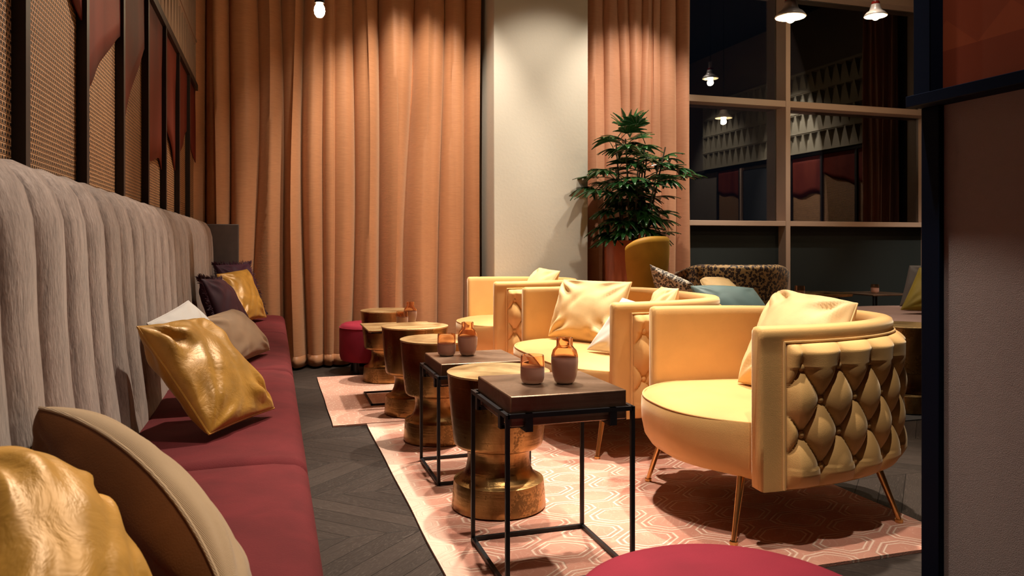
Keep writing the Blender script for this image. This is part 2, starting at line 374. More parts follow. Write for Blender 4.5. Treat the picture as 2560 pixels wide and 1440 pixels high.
# column
col = MB().box(1.744, 2.587, 6.05, 6.60, 0, CEIL)
struct('wall_column', col, M['plaster'], bevel=.006)
# window frame and panes
win = bpy.data.objects.new('window_1', None); C.objects.link(win); win['kind'] = 'structure'
MULL = [-.42, 1.20, 2.90, 4.945, 6.79]
fb = MB()
for x in MULL: fb.box(x, x+.055, 6.50, 6.68, 0, 3.9)
fb.build('mullions', M['winframe'], win, bevel=.004)
tb = MB()
for z0, z1 in ((1.18, 1.232), (2.385, 2.45), (3.55, 3.64)): tb.box(XL, XR, 6.505, 6.675, z0, z1)
tb.build('transoms', M['winframe'], win, bevel=.004)
for i in range(4):
    for z0, z1 in ((1.232, 2.385), (2.45, 3.55), (3.64, 3.9)):
        MB().box(MULL[i]+.055, MULL[i+1], 6.655, 6.661, z0, z1).build('glass_pane', M['glass'], win, smooth=False)
# outside terrace at night
struct('ground', MB().box(-8, 16, YF+.3, 30, -.3, -.1), M['dark_wall'])
g = thing('street_light', 'small cyan light far outside behind the lower left window pane', 'light', (8.9, 20, 4.0))
MB().tube([(-.14,0,.12), (.14,0,-.12)], .09, 10).build('lamp', M['cyan'], g)
MB().tube([(0,.2,-.2), (0,.2,-4.1)], .05, 8).build('pole', M['black'], g)

# ------------------------------------------------------------------ panelled walls
BAR0, BSP = 2.03, .608
RAILZ = 2.17
FL = {-2: (2.6,2.6), -1: (2.05, 1.86), 0: (2.02, 1.69), 1: (1.48, 1.80), 2: (1.45, 1.90), 3: (1.45, 1.40), 4: (1.72, 1.45), 5: (1.52, 1.78), 6: (1.76, 1.62)}
def panelled(side):
    s = 1 if side == 'left' else -1
    X = XL if side == 'left' else XR
    ks = list(range(-1, 8)) if side == 'left' else [1, 2, 4, 5, 6, 7]
    wn = 'left' if side == 'left' else 'right'
    fr = thing('panel_frame', 'dark metal frame of uprights and rail holding the cane panels on the %s wall' % wn, 'frame', (X, 0, 0))
    for k in ks:
        y = BAR0 + k*BSP
        if y > 6.24: continue
        MB().box(min(0, s*.05), max(0, s*.05), y, y+.034, 0, RAILZ).build('upright', M['darkframe'], fr, smooth=False)
    y0 = BAR0+ks[0]*BSP if side == 'left' else 1.9
    MB().box(min(0, s*.052), max(0, s*.052), y0, 6.26, RAILZ, RAILZ+.045).build('rail', M['darkframe'], fr, smooth=False)
    FLR = {1: (1.82, 1.70), 4: (1.66, 1.64), 5: (1.92, 1.72), 6: (1.78, 1.48)}
    bays = list(range(-1, 7)) if side == 'left' else [1, 4, 5, 6]
    desc = {-1: 'nearest the camera', 0: 'second from the camera with only a corner of leather at its top', 1: 'third from the camera with broad curved leather flap',
            2: 'fourth from the camera with slanting curved flap', 3: 'fifth from the camera with long flat bottomed flap', 4: 'sixth with flap falling to a far side point',
            5: 'seventh with flap rising toward the curtain', 6: 'last narrow one against the curtain'}
    for k in bays:
        a = BAR0+k*BSP+.034; b = min(BAR0+(k+1)*BSP, 6.25)
        x0, x1 = sorted((X+s*.012, X+s*.020))
        lab = ('woven cane wall panel above the bench, ' + desc[k]) if side == 'left' else 'woven cane panel on the right wall mirrored in the window, bay at %s' % {1:'far end past the dark opening',4:'the near side of the opening',5:'the middle of the lit bays',6:'the curtain corner'}[k]
        p = MB().box(x0, x1, a, b, .02, RAILZ-.002).build('wall_panel', M['cane'], smooth=False); tag(p, lab, 'wall panel', 'cane panels on the %s wall' % wn)
        za, zb = (FL if side == 'left' else FLR)[k]; n = 22; top = []; bot = []
        if za > RAILZ-.02 and zb > RAILZ-.02: continue
        P = []
        for i in range(n+1):
            q = i/n; e = q if side == 'left' else q
            zz = lerp(za, zb, smooth(.05, .95, q)) + .045*math.sin(2*PI*q)*(1 if zb > za else -1)*.8
            zz = min(zz, RAILZ-.02); y = lerp(a+.002, b-.002, q); bulge = .006*math.sin(q*PI*2.3+k)
            P.append([(X+s*(.030+bulge*smooth(RAILZ, RAILZ-.3, lerp(zz, RAILZ, j/6))), y, lerp(zz, RAILZ-.002, j/6)) for j in range(7)])
        f = MB().grid(P).build('leather_flap', M['leather'], p, solid=.006); f['label'] = 'oxblood leather flap with curved lower edge'
panelled('left'); panelled('right')
# dark doorway on the right wall
dw = bpy.data.objects.new('door_1', None); C.objects.link(dw); dw['kind'] = 'structure'
MB().box(XR-.02, XR-.005, 3.32, 4.40, 0, 2.12).build('door_leaf', M['dark_wall'], dw)
MB().box(XR-.05, XR-.001, 3.25, 3.32, 0, 2.16).box(XR-.05, XR-.001, 4.40, 4.46, 0, 2.16).build('door_frame', M['winframe'], dw)
# faceted relief above the rail
def relief(X, s, y0, y1, nrow, rh, uw, depth, label, mat):
    mb = MB(); z0 = RAILZ+.045; nu = int(round((y1-y0)/uw)); P = []
    for r in range(nrow):
        zb = z0+r*rh
        for i in range(nu):
            a = y0+i*uw; b = a+uw; c = (a+b)/2; e = .010
            F = X+s*(depth+.012); D = X+s*.012
            # inverted triangular niche: wide at top, pointed at foot; back face slopes out to the foot
            zt = zb+rh-.022; zf = zb+.02
            A = (F, a+e, zt); B = (F, b-e, zt); Fo = (F, c, zf); Aa = (D, a+e+.012, zt-.012); Bb = (D, b-e-.012, zt-.012)
            mb.add([A, B, Fo, Aa, Bb], [(0,1,4,3), (0,3,2), (1,2,4), (3,4,2)])
            # face around
            mb.add([(F,a,zb), (F,b,zb), (F,b,zb+rh), (F,a,zb+rh), A, B, Fo], [(0,1,6), (1,2,5,6), (2,3,4,5), (3,0,6,4)])
    mb.box(min(X, X+s*.012), max(X, X+s*.012), y0, y1, z0, z0+nrow*rh)
    mb.box(min(X, X+s*(depth+.016)), max(X, X+s*(depth+.016)), y0, y1, z0-.001, z0+.016)
    for r in range(1, nrow+1): mb.box(min(X, X+s*(depth+.020)), max(X, X+s*(depth+.020)), y0, y1, z0+r*rh-.007, z0+r*rh+.007)
    o = mb.build('relief_panel', mat, smooth=False); return tag(o, label, 'wall relief')
relief(XL+.002, 1, 1.5, 6.26, 3, .33, .14, .022, 'pale relief wall panel of long narrow triangles above the cane panels on the left wall', M['relief_l'])
relief(XR-.002, -1, 2.3, 6.2, 4, .27, .155, .075, 'cream relief of upside down triangles seen mirrored in the window panes', M['reliefm'])

# ------------------------------------------------------------------ curtains
def curtain(label, x0, x1, yb, peaks, amp, mat, z0=.02, z1=CEIL-.02, lean=0, seed=0, per=16, group=None):
    pk = peaks; P = []; nz = 40
    tot = (len(pk)-1)*per
    for i in range(tot+1):
        k = min(i//per, len(pk)-2); q = i/per-k; row = []
        for j in range(nz+1):
            z = lerp(z0, z1, j/nz); h = z/3.9
            dr = .028*math.sin(k*2.1+seed+h*3.)*(1-h*.4)+.015*math.sin(k*5.3+h*7)
            xa = pk[k]; xb = pk[k+1]
            x = lerp(xa, xb, q)
            a = amp*(.8+.25*math.sin(k*1.7+seed))*(1.1-.25*h)
            ph = 2*PI*q + .35*math.sin(h*4+k+seed)
            y = yb - a*(math.cos(ph)+.10*math.cos(2*ph+seed)+.22*math.sin(x*2.3+seed*2)*math.cos(ph*.5)) + .004*fbm(x*5, z*.8, seed)
            xx = x + dr*math.sin(PI*(i/tot)) + .03*math.sin(ph)*1.0 + lean*(h-.3)
            row.append((xx, y, z))
        P.append(row)
    o = MB().grid(P).build('curtain', mat, solid=.004, ang=80); tag(o, label, 'curtain', group)
    H = [[(p[0], p[1]-.0035, p[2]) for p in (r[0], r[1])] for r in P]
    H = [[(a[0], a[1], z0), (lerp(a[0], b[0], .9), lerp(a[1], b[1], .9), z0+.088)] for a, b in H]
    hm = MB().grid(H).build('hem', mat, o, solid=.003, ang=80)
    return o
def xat(px, Y):
    u = (px-1280)/1900; c, s_ = math.cos(YAW), math.sin(YAW); return Y*(s_+u*c)/(c-u*s_)
curtain('dark copper floor length curtain in the corner behind the bench', 0, 0, 6.36, [xat(p, 6.36) for p in (478, 545, 605, 668, 735, 790, 828)], .09, M['curtain'], seed=1, group='copper curtains on the left')
curtain('bright copper floor length curtain between the corner curtain and the column', 0, 0, 6.365, [xat(p, 6.365) for p in (820, 850, 915, 990, 1070, 1130, 1195)], .095, M['curtain'], lean=.03, seed=4, group='copper curtains on the left')
curtain('rosy copper curtain behind the potted palm right of the column', 0, 0, 6.34, [xat(p, 6.34) for p in (1440, 1492, 1530, 1562, 1590, 1614, 1638, 1668, 1718)], .055, M['curtain2'], seed=2)
# corner curtain on the right wall side, seen in the panes
o = curtain('brown curtain in the far right corner mirrored in the window', 0, 0, 0, [0, .11, .22, .33, .43, .52], .05, M['curtain2'], seed=3)
o.location = (6.72, 5.90, 0); o.rotation_euler = (0, 0, PI/2)

# ------------------------------------------------------------------ bench
bench = thing('banquette', 'long banquette with oxblood seat and fluted taupe back along the left wall', 'bench', (0, 0, 0))
B0, B1 = -.60, 6.08
def back_mesh():
    prof = [(-.372,.445), (-.380,.55), (-.398,.70), (-.408,.85), (-.412,.97), (-.418,1.05), (-.435,1.11), (-.462,1.15), (-.50,1.168), (-.535,1.170), (-.546,1.166)]
    pr = []
    for i in range(len(prof)-1):
        for q in range(3): pr.append((lerp(prof[i][0], prof[i+1][0], q/3), lerp(prof[i][1], prof[i+1][1], q/3)))
    pr.append(prof[-1]); nr = []
    for i in range(len(pr)):
        a = pr[max(0, i-1)]; b = pr[min(len(pr)-1, i+1)]; dx, dz = b[0]-a[0], b[1]-a[1]; L = math.hypot(dx, dz); nr.append((dz/L, -dx/L))
    P = []; fw = .205; nf = int((B1-B0)/fw); per = 12
    for i in range(nf*per+1):
        y = B0+i*fw/per; q = (i % per)/per; f = .03*(abs(math.sin(PI*q))**.55-1)
        endr = .06*(1-math.sqrt(max(0, 1-(max(0, (y-(B0+nf*fw-.07))/.07))**2)))
        row = []
        for j, (x, z) in enumerate(pr):
            k = f*smooth(0, 3, j)*1.0 - endr
            n_ = .003*fbm(y*3, z*3, 1)
            row.append((x+nr[j][0]*(k+n_)-(-nr[j][0]*0), y, z+nr[j][1]*(k+n_)))
        P.append(row)
    last = [((x*.5-.30), P[-1][0][1]+.0, .445+(z-.445)*.98) for (x, y, z) in P[-1]]
    mb = MB().grid(P); 
    mb.grid([P[-1], [(-.545, p[1]+.004, p[2]-.0) for p in P[-1]]])
    return mb
back_mesh().build('backrest', M['chenille'], bench, ang=60)
def soft_slab(y0, y1, x0=-.39, x1=.085, zt=.455, zb=.27, edge=.03, seed=0):
    # rounded cushion: cross section loops along y
    P = []; n = 60
    for i in range(n+1):
        y = lerp(y0, y1, i/n); e = min((y-y0), (y1-y))/edge; sh = 1-math.sqrt(max(0, 1-(1-min(1, e))**2)); d = .018*sh
        row = []
        pts = [(x0, zb), (x0, zt-.01), (x0+.03, zt), (-.1, zt+.008), (.0, zt+.006)]
        for a in range(0, 91, 15):
            pts.append((x1-.045+.045*math.sin(math.radians(a)), zt-.045+.045*math.cos(math.radians(a))))
        pts += [(x1+.004, (zt+zb)/2), (x1-.006, zb+.02), (x1-.03, zb)]
        for (x, z) in pts:
            row.append((x-(d*.6 if x > 0 else 0), y, z-(d if z > zt-.06 else 0)+.004*fbm(x*4, y*3, seed, 2)*(1 if z > .4 else 0)))
        P.append(row)
    mb = MB().grid(P, closev=True)
    m = len(P[0]); mb.f.append(tuple(range(m))); mb.f.append(tuple(len(P)*m-1-k for k in range(m))); mb.m += [0, 0]
    return mb
for k, (a, b) in enumerate(((-.6, .50), (.50, 1.985), (1.985, 3.44), (3.44, 4.90), (4.90, 6.06))):
    soft_slab(a+.001, b-.001, seed=k*3.1).build('seat_cushion', M['bench_red'], bench, ang=70)
MB().box(-.54, .03, B0, 6.04, .06, .275).build('base', M['bench_red'], bench, bevel=.01)
MB().box(-.56, -.02, B0, 6.0, 0, .06).build('plinth', M['black'], bench)
ep = MB().box(-.60, -.25, 6.13, 6.17, 0, 1.15).build('end_panel', M['wood_end'], bevel=.005); tag(ep, 'dark grey brown upright board closing the far end of the bench', 'panel')

# ------------------------------------------------------------------ cushions
def pillow(name, label, cor, thick, mat, back=None, seed=0, wr=.008, pinch=.07, group=None, pipe=None, N=48, p=.42, cat='cushion', fringe=None, rnd=.05, lift=0):
    TL, TR, BR, BL = [Vector(c) for c in cor]; c = (TL+TR+BR+BL)/4
    n = -((TR-TL).cross(BL-TL)).normalized(); mb = MB()
    size = ((TR-TL).length+(BL-TL).length)/2
    rs = random.Random(seed); k4 = [(rs.randint(7, 11), rs.random()*6, rs.uniform(.7, 1.3)) for _ in range(4)]
    def pos(u, v, sd):
        cr = 1-rnd*(u*v)**2; uu = u*(1-pinch*(1-v*v))*cr; vv = v*(1-pinch*(1-u*u))*cr; a = (uu+1)/2; b = (vv+1)/2
        q = (TL*(1-a)+TR*a)*(1-b)+(BL*(1-a)+BR*a)*b
        h = ((1-u*u)*(1-v*v)); h = max(0, h)**p
        d = h*thick/2
        wv = 0
        for i, (cu, cv) in enumerate(((-1,-1),(1,-1),(1,1),(-1,1))):
            du = (u-cu)*-cu; dv = (v-cv)*-cv
            r = math.hypot(du, dv); th = math.atan2(dv, du)
            ww = math.sin(th*k4[i][0]+k4[i][1]+(0 if sd > 0 else 2)+1.2*noise.noise(Vector((u*2, v*2, seed)))); wv += k4[i][2]*(abs(ww)**.7*(1 if ww > 0 else -1))*math.exp(-((r-.5)/.30)**2)
        wv += .6*fbm(u*1.3+seed*3.7, v*1.3, sd*2.+seed, 2) - .9*(1-abs(noise.noise(Vector((u*1.5+v*1.1+seed, v*.6-u*.5, seed*.7+sd)))*3.))*(abs(noise.noise(Vector((u*1.5+v*1.1+seed, v*.6-u*.5, seed*.7+sd)))*3.) < 1)
        wr_ = wr*wv*min(1, h*1.6)
        return q + n*(sd*(d+wr_)*(1 if not lift else (.62 if sd > 0 else 1.3)) + lift*(1-v*v)*((1-u)/2)**1.5) - c
    rows = {1: [], -1: []}
    for sd in (1, -1):
        rows[sd] = [[pos(math.sin((2*i/N-1)*PI/2), math.sin((2*j/N-1)*PI/2), sd) for j in range(N+1)] for i in range(N+1)]
        mb.grid(rows[sd], 0 if sd > 0 else 1)
    o = mb.build(name, [mat, back or mat], loc=c, ang=75)
    tag(o, label, cat, group)
    G = rows[1]; bd = [G[i][0] for i in range(N)]+[G[N][j] for j in range(N)]+[G[N-i][N] for i in range(N)]+[G[0][N-j] for j in range(N)]
    MB().tube(bd[::2], .0032, 6, closed=True).build('piping', pipe or mat, o)
    if fringe:
        fm = MB(); L = len(bd)
        for i in range(L*3):
            q = i/3; a = Vector(bd[int(q) % L]); b = Vector(bd[(int(q)+1) % L]); p0 = a.lerp(b, q % 1)
            out = p0.normalized(); e = p0+out*rs.uniform(.02, .036)+n*rs.uniform(-.012, .012)+Vector((rs.uniform(-.01,.01), rs.uniform(-.01,.01), rs.uniform(-.012,.006)))
            fm.tube([p0, (p0+e)/2+n*rs.uniform(-.004,.004), e], [.0022, .002, .001], 4)
        fm.build('fringe', fringe, o)
    return o
G1 = 'scatter cushions along the banquette'
pillow('cushion', 'large gold satin cushion filling the bottom left corner nearest the camera', [(-.37,1.106,.765), (-.255,1.185,.66), (-.13,1.0,.485), (-.27,.80,.485)], .17, M['gold'], seed=3, wr=.007, group=G1, rnd=.16, pinch=-.03)
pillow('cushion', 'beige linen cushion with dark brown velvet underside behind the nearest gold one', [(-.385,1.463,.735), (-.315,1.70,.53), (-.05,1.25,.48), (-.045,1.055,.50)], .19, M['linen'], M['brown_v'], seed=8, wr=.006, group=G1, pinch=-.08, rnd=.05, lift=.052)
pillow('cushion', 'shiny gold satin cushion leaning before the white one at the middle of the bench', [(-.372,2.34,.775), (-.215,2.66,.765), (.012,2.50,.478), (-.165,2.195,.478)], .15, M['gold'], seed=1, wr=.012, group=G1)
pillow('cushion', 'white satin cushion tucked behind the shiny gold one', [(-.40,2.72,.745), (-.30,3.02,.80), (-.06,2.90,.50), (-.20,2.58,.48)], .10, M['white'], seed=5, wr=.004, group=G1)
pillow('cushion', 'taupe velvet cushion between the white and the plum cushions', [(-.33,3.42,.68), (-.19,3.90,.69), (-.01,3.93,.476), (-.16,3.46,.476)], .16, M['taupe'], seed=6, wr=.005, group=G1)
pillow('cushion', 'plum velvet cushion with fringed edge behind the taupe one', [(-.37,4.30,.825), (-.29,4.70,.80), (-.12,4.55,.48), (-.24,4.17,.48)], .15, M['plum'], seed=7, wr=.006, group=G1, fringe=M['plum'])
pillow('cushion', 'gold satin cushion at the far end of the bench before a fringed plum one', [(-.375,5.52,.80), (-.18,5.82,.825), (-.04,5.62,.478), (-.20,5.30,.478)], .14, M['gold'], seed=9, wr=.010, group=G1)
pillow('cushion', 'plum fringed cushion peeking out behind the farthest gold one', [(-.40,5.74,.86), (-.17,5.99,.86), (-.06,5.86,.50), (-.26,5.62,.50)], .11, M['plum'], seed=10, wr=.006, group=G1, fringe=M['plum'])

# ------------------------------------------------------------------ tub armchairs
def tub(name, label, cat, loc, rz, hw=.44, mats=None, group=None, tufted=True, zt=.72, zb=.19, buttons=True, legs=True):
    mv = mats or M['yellow']; root = thing(name, label, cat, loc, rz, group)
    th = .062; ry = .44; xf = -.39; L = .755; ex = 2.12
    def uc(off):
        # plan curve offset inward by off, front near (y<0) round to front far
        pts = []
        a, b = L-off, ry-off; st = hw-ry
        for i in range(81):
            q = i/80*PI/2; sx, cy = math.sin(q)**(2/ex), math.cos(q)**(2/ex)
            pts.append((xf+a*sx, -(st+b*cy)))
        if st > .02:
            for i in range(1, 20): pts.append((xf+a, lerp(-st, st, i/20)))
        for i in range(80, -1, -1):
            q = i/80*PI/2; sx, cy = math.sin(q)**(2/ex), math.cos(q)**(2/ex)
            pts.append((xf+a*sx, st+b*cy))
        return pts
    def resamp(pts, n):
        d = [0]
        for i in range(1, len(pts)): d.append(d[-1]+math.dist(pts[i], pts[i-1]))
        out = []; k = 0
        for i in range(n+1):
            s = d[-1]*i/n
            while k < len(d)-2 and d[k+1] < s: k += 1
            t_ = (s-d[k])/max(1e-9, d[k+1]-d[k]); out.append((lerp(pts[k][0], pts[k+1][0], t_), lerp(pts[k][1], pts[k+1][1], t_)))
        return out, d[-1]
    ns = int(150*(1 if hw < .5 else 1.35))
    O, LO = resamp(uc(0), ns); I, _ = resamp(uc(th), ns)
    # shell: rounded top section swept round the curve
    zbo = zb
    P = []
    for i in range(ns+1):
        o = Vector((*O[i], 0)); n_ = Vector((*I[i], 0)); q = i/ns
        e = 0; row = []
        c_ = (o+n_)/2; h = (o-n_)/2
        sec = [(1, zbo), (1, zbo+.15), (1, zt-.09), (1, zt-.045), (1.07, zt-.035), (1.1, zt-.02), (.95, zt-.006), (.6, zt), (0, zt+.003), (-.6, zt), (-.92, zt-.012), (-1, zt-.035), (-1, .30), (-1, zbo+.04), (-.9, zbo)]
        for (k_, z) in sec:
            pp = c_+h*k_; row.append((pp.x, pp.y, z))
        P.append(row)
    # rounded front ends
    def cap(row, dx):
        cx_ = sum(p[0] for p in row)/len(row); cy_ = sum(p[1] for p in row)/len(row); cz_ = (zt+zb)/2
        return [[(p[0]-dx*.6, lerp(p[1], cy_, .10), lerp(p[2], cz_, .012)) for p in row], [(p[0]-dx, lerp(p[1], cy_, .45), lerp(p[2], cz_, .05)) for p in row]]
    c0 = cap(P[0], .016); c1 = cap(P[-1], .016)
    full = [c0[1], c0[0]]+P+[c1[0], c1[1]]
    mb = MB().grid(full, closev=True); m_ = len(P[0]); mb.f.append(tuple(range(m_))); mb.f.append(tuple(len(full)*m_-1-k for k in range(m_))); mb.m += [0, 0]
    mb.build('shell', mv, root, ang=50)
    # tufted outer panel
    s0, s1 = .075, LO-.075; z0, z1 = zb+.004, zt-.052
    du, dv = .152, .108; rtop = z1-.078
    NS, NZ = int((s1-s0)/.0052), 104
    norm = []
    for i in range(ns+1):
        a = Vector((*O[max(0, i-1)], 0)); b = Vector((*O[min(ns, i+1)], 0)); t_ = (b-a).normalized(); norm.append(Vector((t_.y, -t_.x, 0)))
    def at_s(s):
        f_ = s/LO*ns; k = min(ns-1, int(f_)); q = f_-k
        return Vector((*O[k], 0)).lerp(Vector((*O[k+1], 0)), q), norm[k].lerp(norm[k+1], q).normalized()
    ncol = round((s1-s0-.10)/du); du = (s1-s0-.10)/ncol; sc0 = s0+.05
    def hgt(s, z):
        r = (rtop-z)/dv; u = (s-sc0)/du
        if r < 0: f_ = abs(math.sin(PI*(u)))**.5; f_ = lerp(f_, 1, smooth(0, -.5, r)*.35)
        elif r > 3.0:
            f_ = abs(math.sin(PI*(u-.5)))**.5
            f_ = lerp(f_, 1, smooth(3.0, 4.0, r)*.5)
        else:
            a = u+r/2; b = u-r/2; f_ = math.sqrt((abs(math.sin(PI*a))*abs(math.sin(PI*b)))**1.0+.0012)**.9
        hh = .004+.038*f_
        rr = max(0, min(3, round(r))); uu = round(u-(rr % 2)/2)+(rr % 2)/2
        dd = math.hypot((u-uu)*du, (r-rr)*dv)
        hh -= .004*math.exp(-(dd/.022)**2)
        es = min(s-s0, s1-s)/.03; ez = min((z1-z)/.03, (z-z0)/.05)
        e = min(1, max(0, es))**.5*min(1, max(0, ez))**.5
        return (hh+.006)*e
    if tufted:
        T = []
        for i in range(NS+1):
            s = lerp(s0, s1, i/NS); row = []
            pt, nn = at_s(s)
            for j in range(NZ+1):
                z = lerp(z0, z1, j/NZ); tuck = .03*smooth(z0+.12, z0, z)
                d = hgt(s, z)+.001-tuck*0; q = pt+nn*d; row.append((q.x, q.y, z))
            T.append(row)
        T2 = [[tuple(Vector(p)) for p in r] for r in T]
        tp = MB().grid(T2).build('tufted_panel', mv, root, ang=80)
        if buttons:
            bcount = 0
            for r in range(4):
                z = rtop-r*dv
                for k in range(0, ncol+1):
                    s = sc0+(k+(r % 2)/2)*du
                    if s < s0+.04 or s > s1-.04: continue
                    pt, nn = at_s(s); q = pt+nn*(hgt(s, z)+.007)
                    b = MB().sphere((0,0,0), .0145, .0145, .0135, 12, 8).build('button', mv, tp); b.location = (q.x, q.y, z); b.scale = (.8, .8, 1)
        # piping round the panel
        pp = []
        for i in range(0, ns+1, 2):
            s = lerp(s0-.004, s1+.004, i/ns); pt, nn = at_s(s); q = pt+nn*.006; pp.append((q.x, q.y, z1+.004))
        a0 = pp[0]; a1 = pp[-1]
        path = [(a0[0], a0[1], lerp(zb+.004, z1-.01, k/8)) for k in range(9)]+pp+[(a1[0], a1[1], lerp(z1-.01, zb+.004, k/8)) for k in range(9)]
        MB().tube(path, .0048, 7).build('piping', mv, root)
    # seat with bowed front
    iw = hw-th+.004; out = []
    nb = 40
    for i in range(nb+1):
        y = lerp(-iw, iw, i/nb); q = abs(y)/iw
        bow = .185*(1-q**2.6) if hw < .5 else .18*(1-q**4.5)
        out.append((xf-.0-bow+.012*(q**8), y))
    J, _ = resamp(uc(th-.004), 60); out = out+list(reversed(J))[1:-1]
    cen = Vector((-.05, 0))
    lay = [(.86, .205), (.93, .215), (.975, .25), (.995, .30), (1.0, .35), (.998, .385), (.985, .398), (.978, .394), (.96, .404), (.85, .416), (.6, .424), (.3, .426), (.02, .426)]
    P = []
    for (k_, z) in lay:
        row = []
        for (x, y) in out:
            f = smooth(xf+.1, xf-.12, x)  # only the front edge is shaped
            kk = lerp(1.0, k_, f) if k_ > .5 and z < .40 else k_
            px_ = -.05+(x+.05)*kk if f > 0 else -.05+(x+.05)*(k_ if z > .40 else 1)
            py_ = y*(kk if z > .40 else lerp(1, k_, f*.5))
            row.append((px_, py_, z + (.0 if z < .40 else .003*fbm(px_*4, py_*4, hw*9+loc[1]))))
        P.append(row)
    st_ = MB().grid(P, closev=True).build('seat', mv, root, ang=60)
    seam = []
    for (x, y) in out[:nb+1]: seam.append((x+.006, y*.985, .397))
    MB().tube(seam, .0032, 6).build('piping', mv, st_)
    MB().box(-.32, .10, -hw+.14, hw-.14, .195, .24).build('underframe', M['black'], root)
    if legs:
        xs = hw-.15
        for (tx, ty, fx, fy) in ((-.40, -xs-.03, -.455, -xs-.075), (-.40, xs+.0, -.455, xs+.035), (.16, -xs+.02, .22, -xs-.03), (.16, xs-.02, .22, xs+.03)):
            lg = MB().tube([(tx, ty, .215), (fx, fy, .012)], [.014, .0085], 12)
            lg.tube([(fx, fy, .012), (fx, fy, .002)], .014, 12).build('leg', M['brass_leg'], root)
    return root
GA = 'yellow tufted tub seats around the brass tables'
tub('tub_armchair', 'yellow velvet tub armchair with button tufted back, nearest the camera', 'armchair', (1.925, 2.50, .010), math.radians(-4), group=GA)
tub('tub_loveseat', 'wide yellow velvet tub loveseat between the two single armchairs', 'loveseat', (1.88, 3.825, .010), math.radians(0), hw=.675, group=GA)
tub('tub_armchair', 'farthest yellow velvet tub armchair in front of the column', 'armchair', (1.91, 5.60, .010), math.radians(-1), group=GA)
G2 = 'cushions in the yellow tub seats'
pillow('cushion', 'pale gold cushion leaning in the nearest yellow armchair', [(2.09,2.80,.805), (2.14,2.37,.78), (1.86,2.22,.435), (1.78,2.66,.435)], .225, M['yellow_pale'], seed=11, wr=.013, group=G2)
pillow('cushion', 'pale gold cushion at the far end of the loveseat', [(1.70,4.38,.79), (1.97,3.94,.79), (1.79,3.78,.435), (1.585,4.34,.435)], .19, M['yellow_pale'], seed=12, wr=.015, group=G2)
pillow('cushion', 'white cushion half hidden behind the loveseat arm', [(1.74,3.62,.725), (1.92,3.36,.66), (1.74,3.32,.44), (1.565,3.70,.44)], .12, M['white'], seed=13, wr=.006, group=G2)
pillow('cushion', 'pale gold cushion whose corner pokes above the near arm of the loveseat', [(2.09,3.84,.765), (2.01,3.50,.775), (1.85,3.45,.44), (1.93,3.84,.44)], .12, M['yellow_pale'], seed=14, wr=.008, group=G2)
pillow('cushion', 'pale gold cushion showing over the arm of the farthest armchair', [(2.07,5.83,.815), (2.10,5.43,.80), (1.83,5.37,.435), (1.80,5.78,.435)], .16, M['yellow_pale'], seed=15, wr=.010, group=G2)

# ------------------------------------------------------------------ brass drum tables
def drum(label, x, y, z=0.012, rz=0, group='brass drum tables', s=1.0):
    root = thing('drum_table', label, 'side table', (x, y, z), rz, group)
    prof = [(.0,0), (.172,0), (.178,.006), (.176,.03), (.171,.090), (.1695,.103), (.166,.105), (.156,.107), (.143,.115), (.131,.130), (.122,.152), (.117,.180), (.118,.205), (.122,.222), (.127,.230), (.158,.232), (.165,.238), (.169,.25), (.181,.36), (.188,.44), (.1925,.495), (.194,.503)]
    w_ = lambda a, zz: .006*math.sin(3*a+zz*9+x*3)+.003*noise.noise(Vector((math.cos(a)*3, math.sin(a)*3, zz*14+x)))
    MB().lathe(prof, n=72, wob=w_).build('body', M['brass'], root, ang=50)
    w2 = lambda a, zz: .006*math.sin(3*a+.503*9+x*3)
    MB().lathe([(.0,.500), (.1935,.500), (.1958,.503), (.1955,.507), (.190,.509), (.10,.506), (.0,.505)], n=72, wob=w2).build('top', M['brass_top'], root, ang=40)
    return root
drum('aged brass drum table behind the nearest black framed table', .815, 2.765, rz=0)
drum('aged brass drum table between the middle framed table and the twin drum behind', .802, 3.80, rz=2)
drum('aged brass drum table in front of the thin brass top table', .795, 4.44, rz=4)
drum('farthest aged brass drum table next to the red pouf', .795, 5.55, rz=1)
drum('shadowed brass drum table at the right beside the pink seat', 3.64, 3.66, z=.007, rz=3)

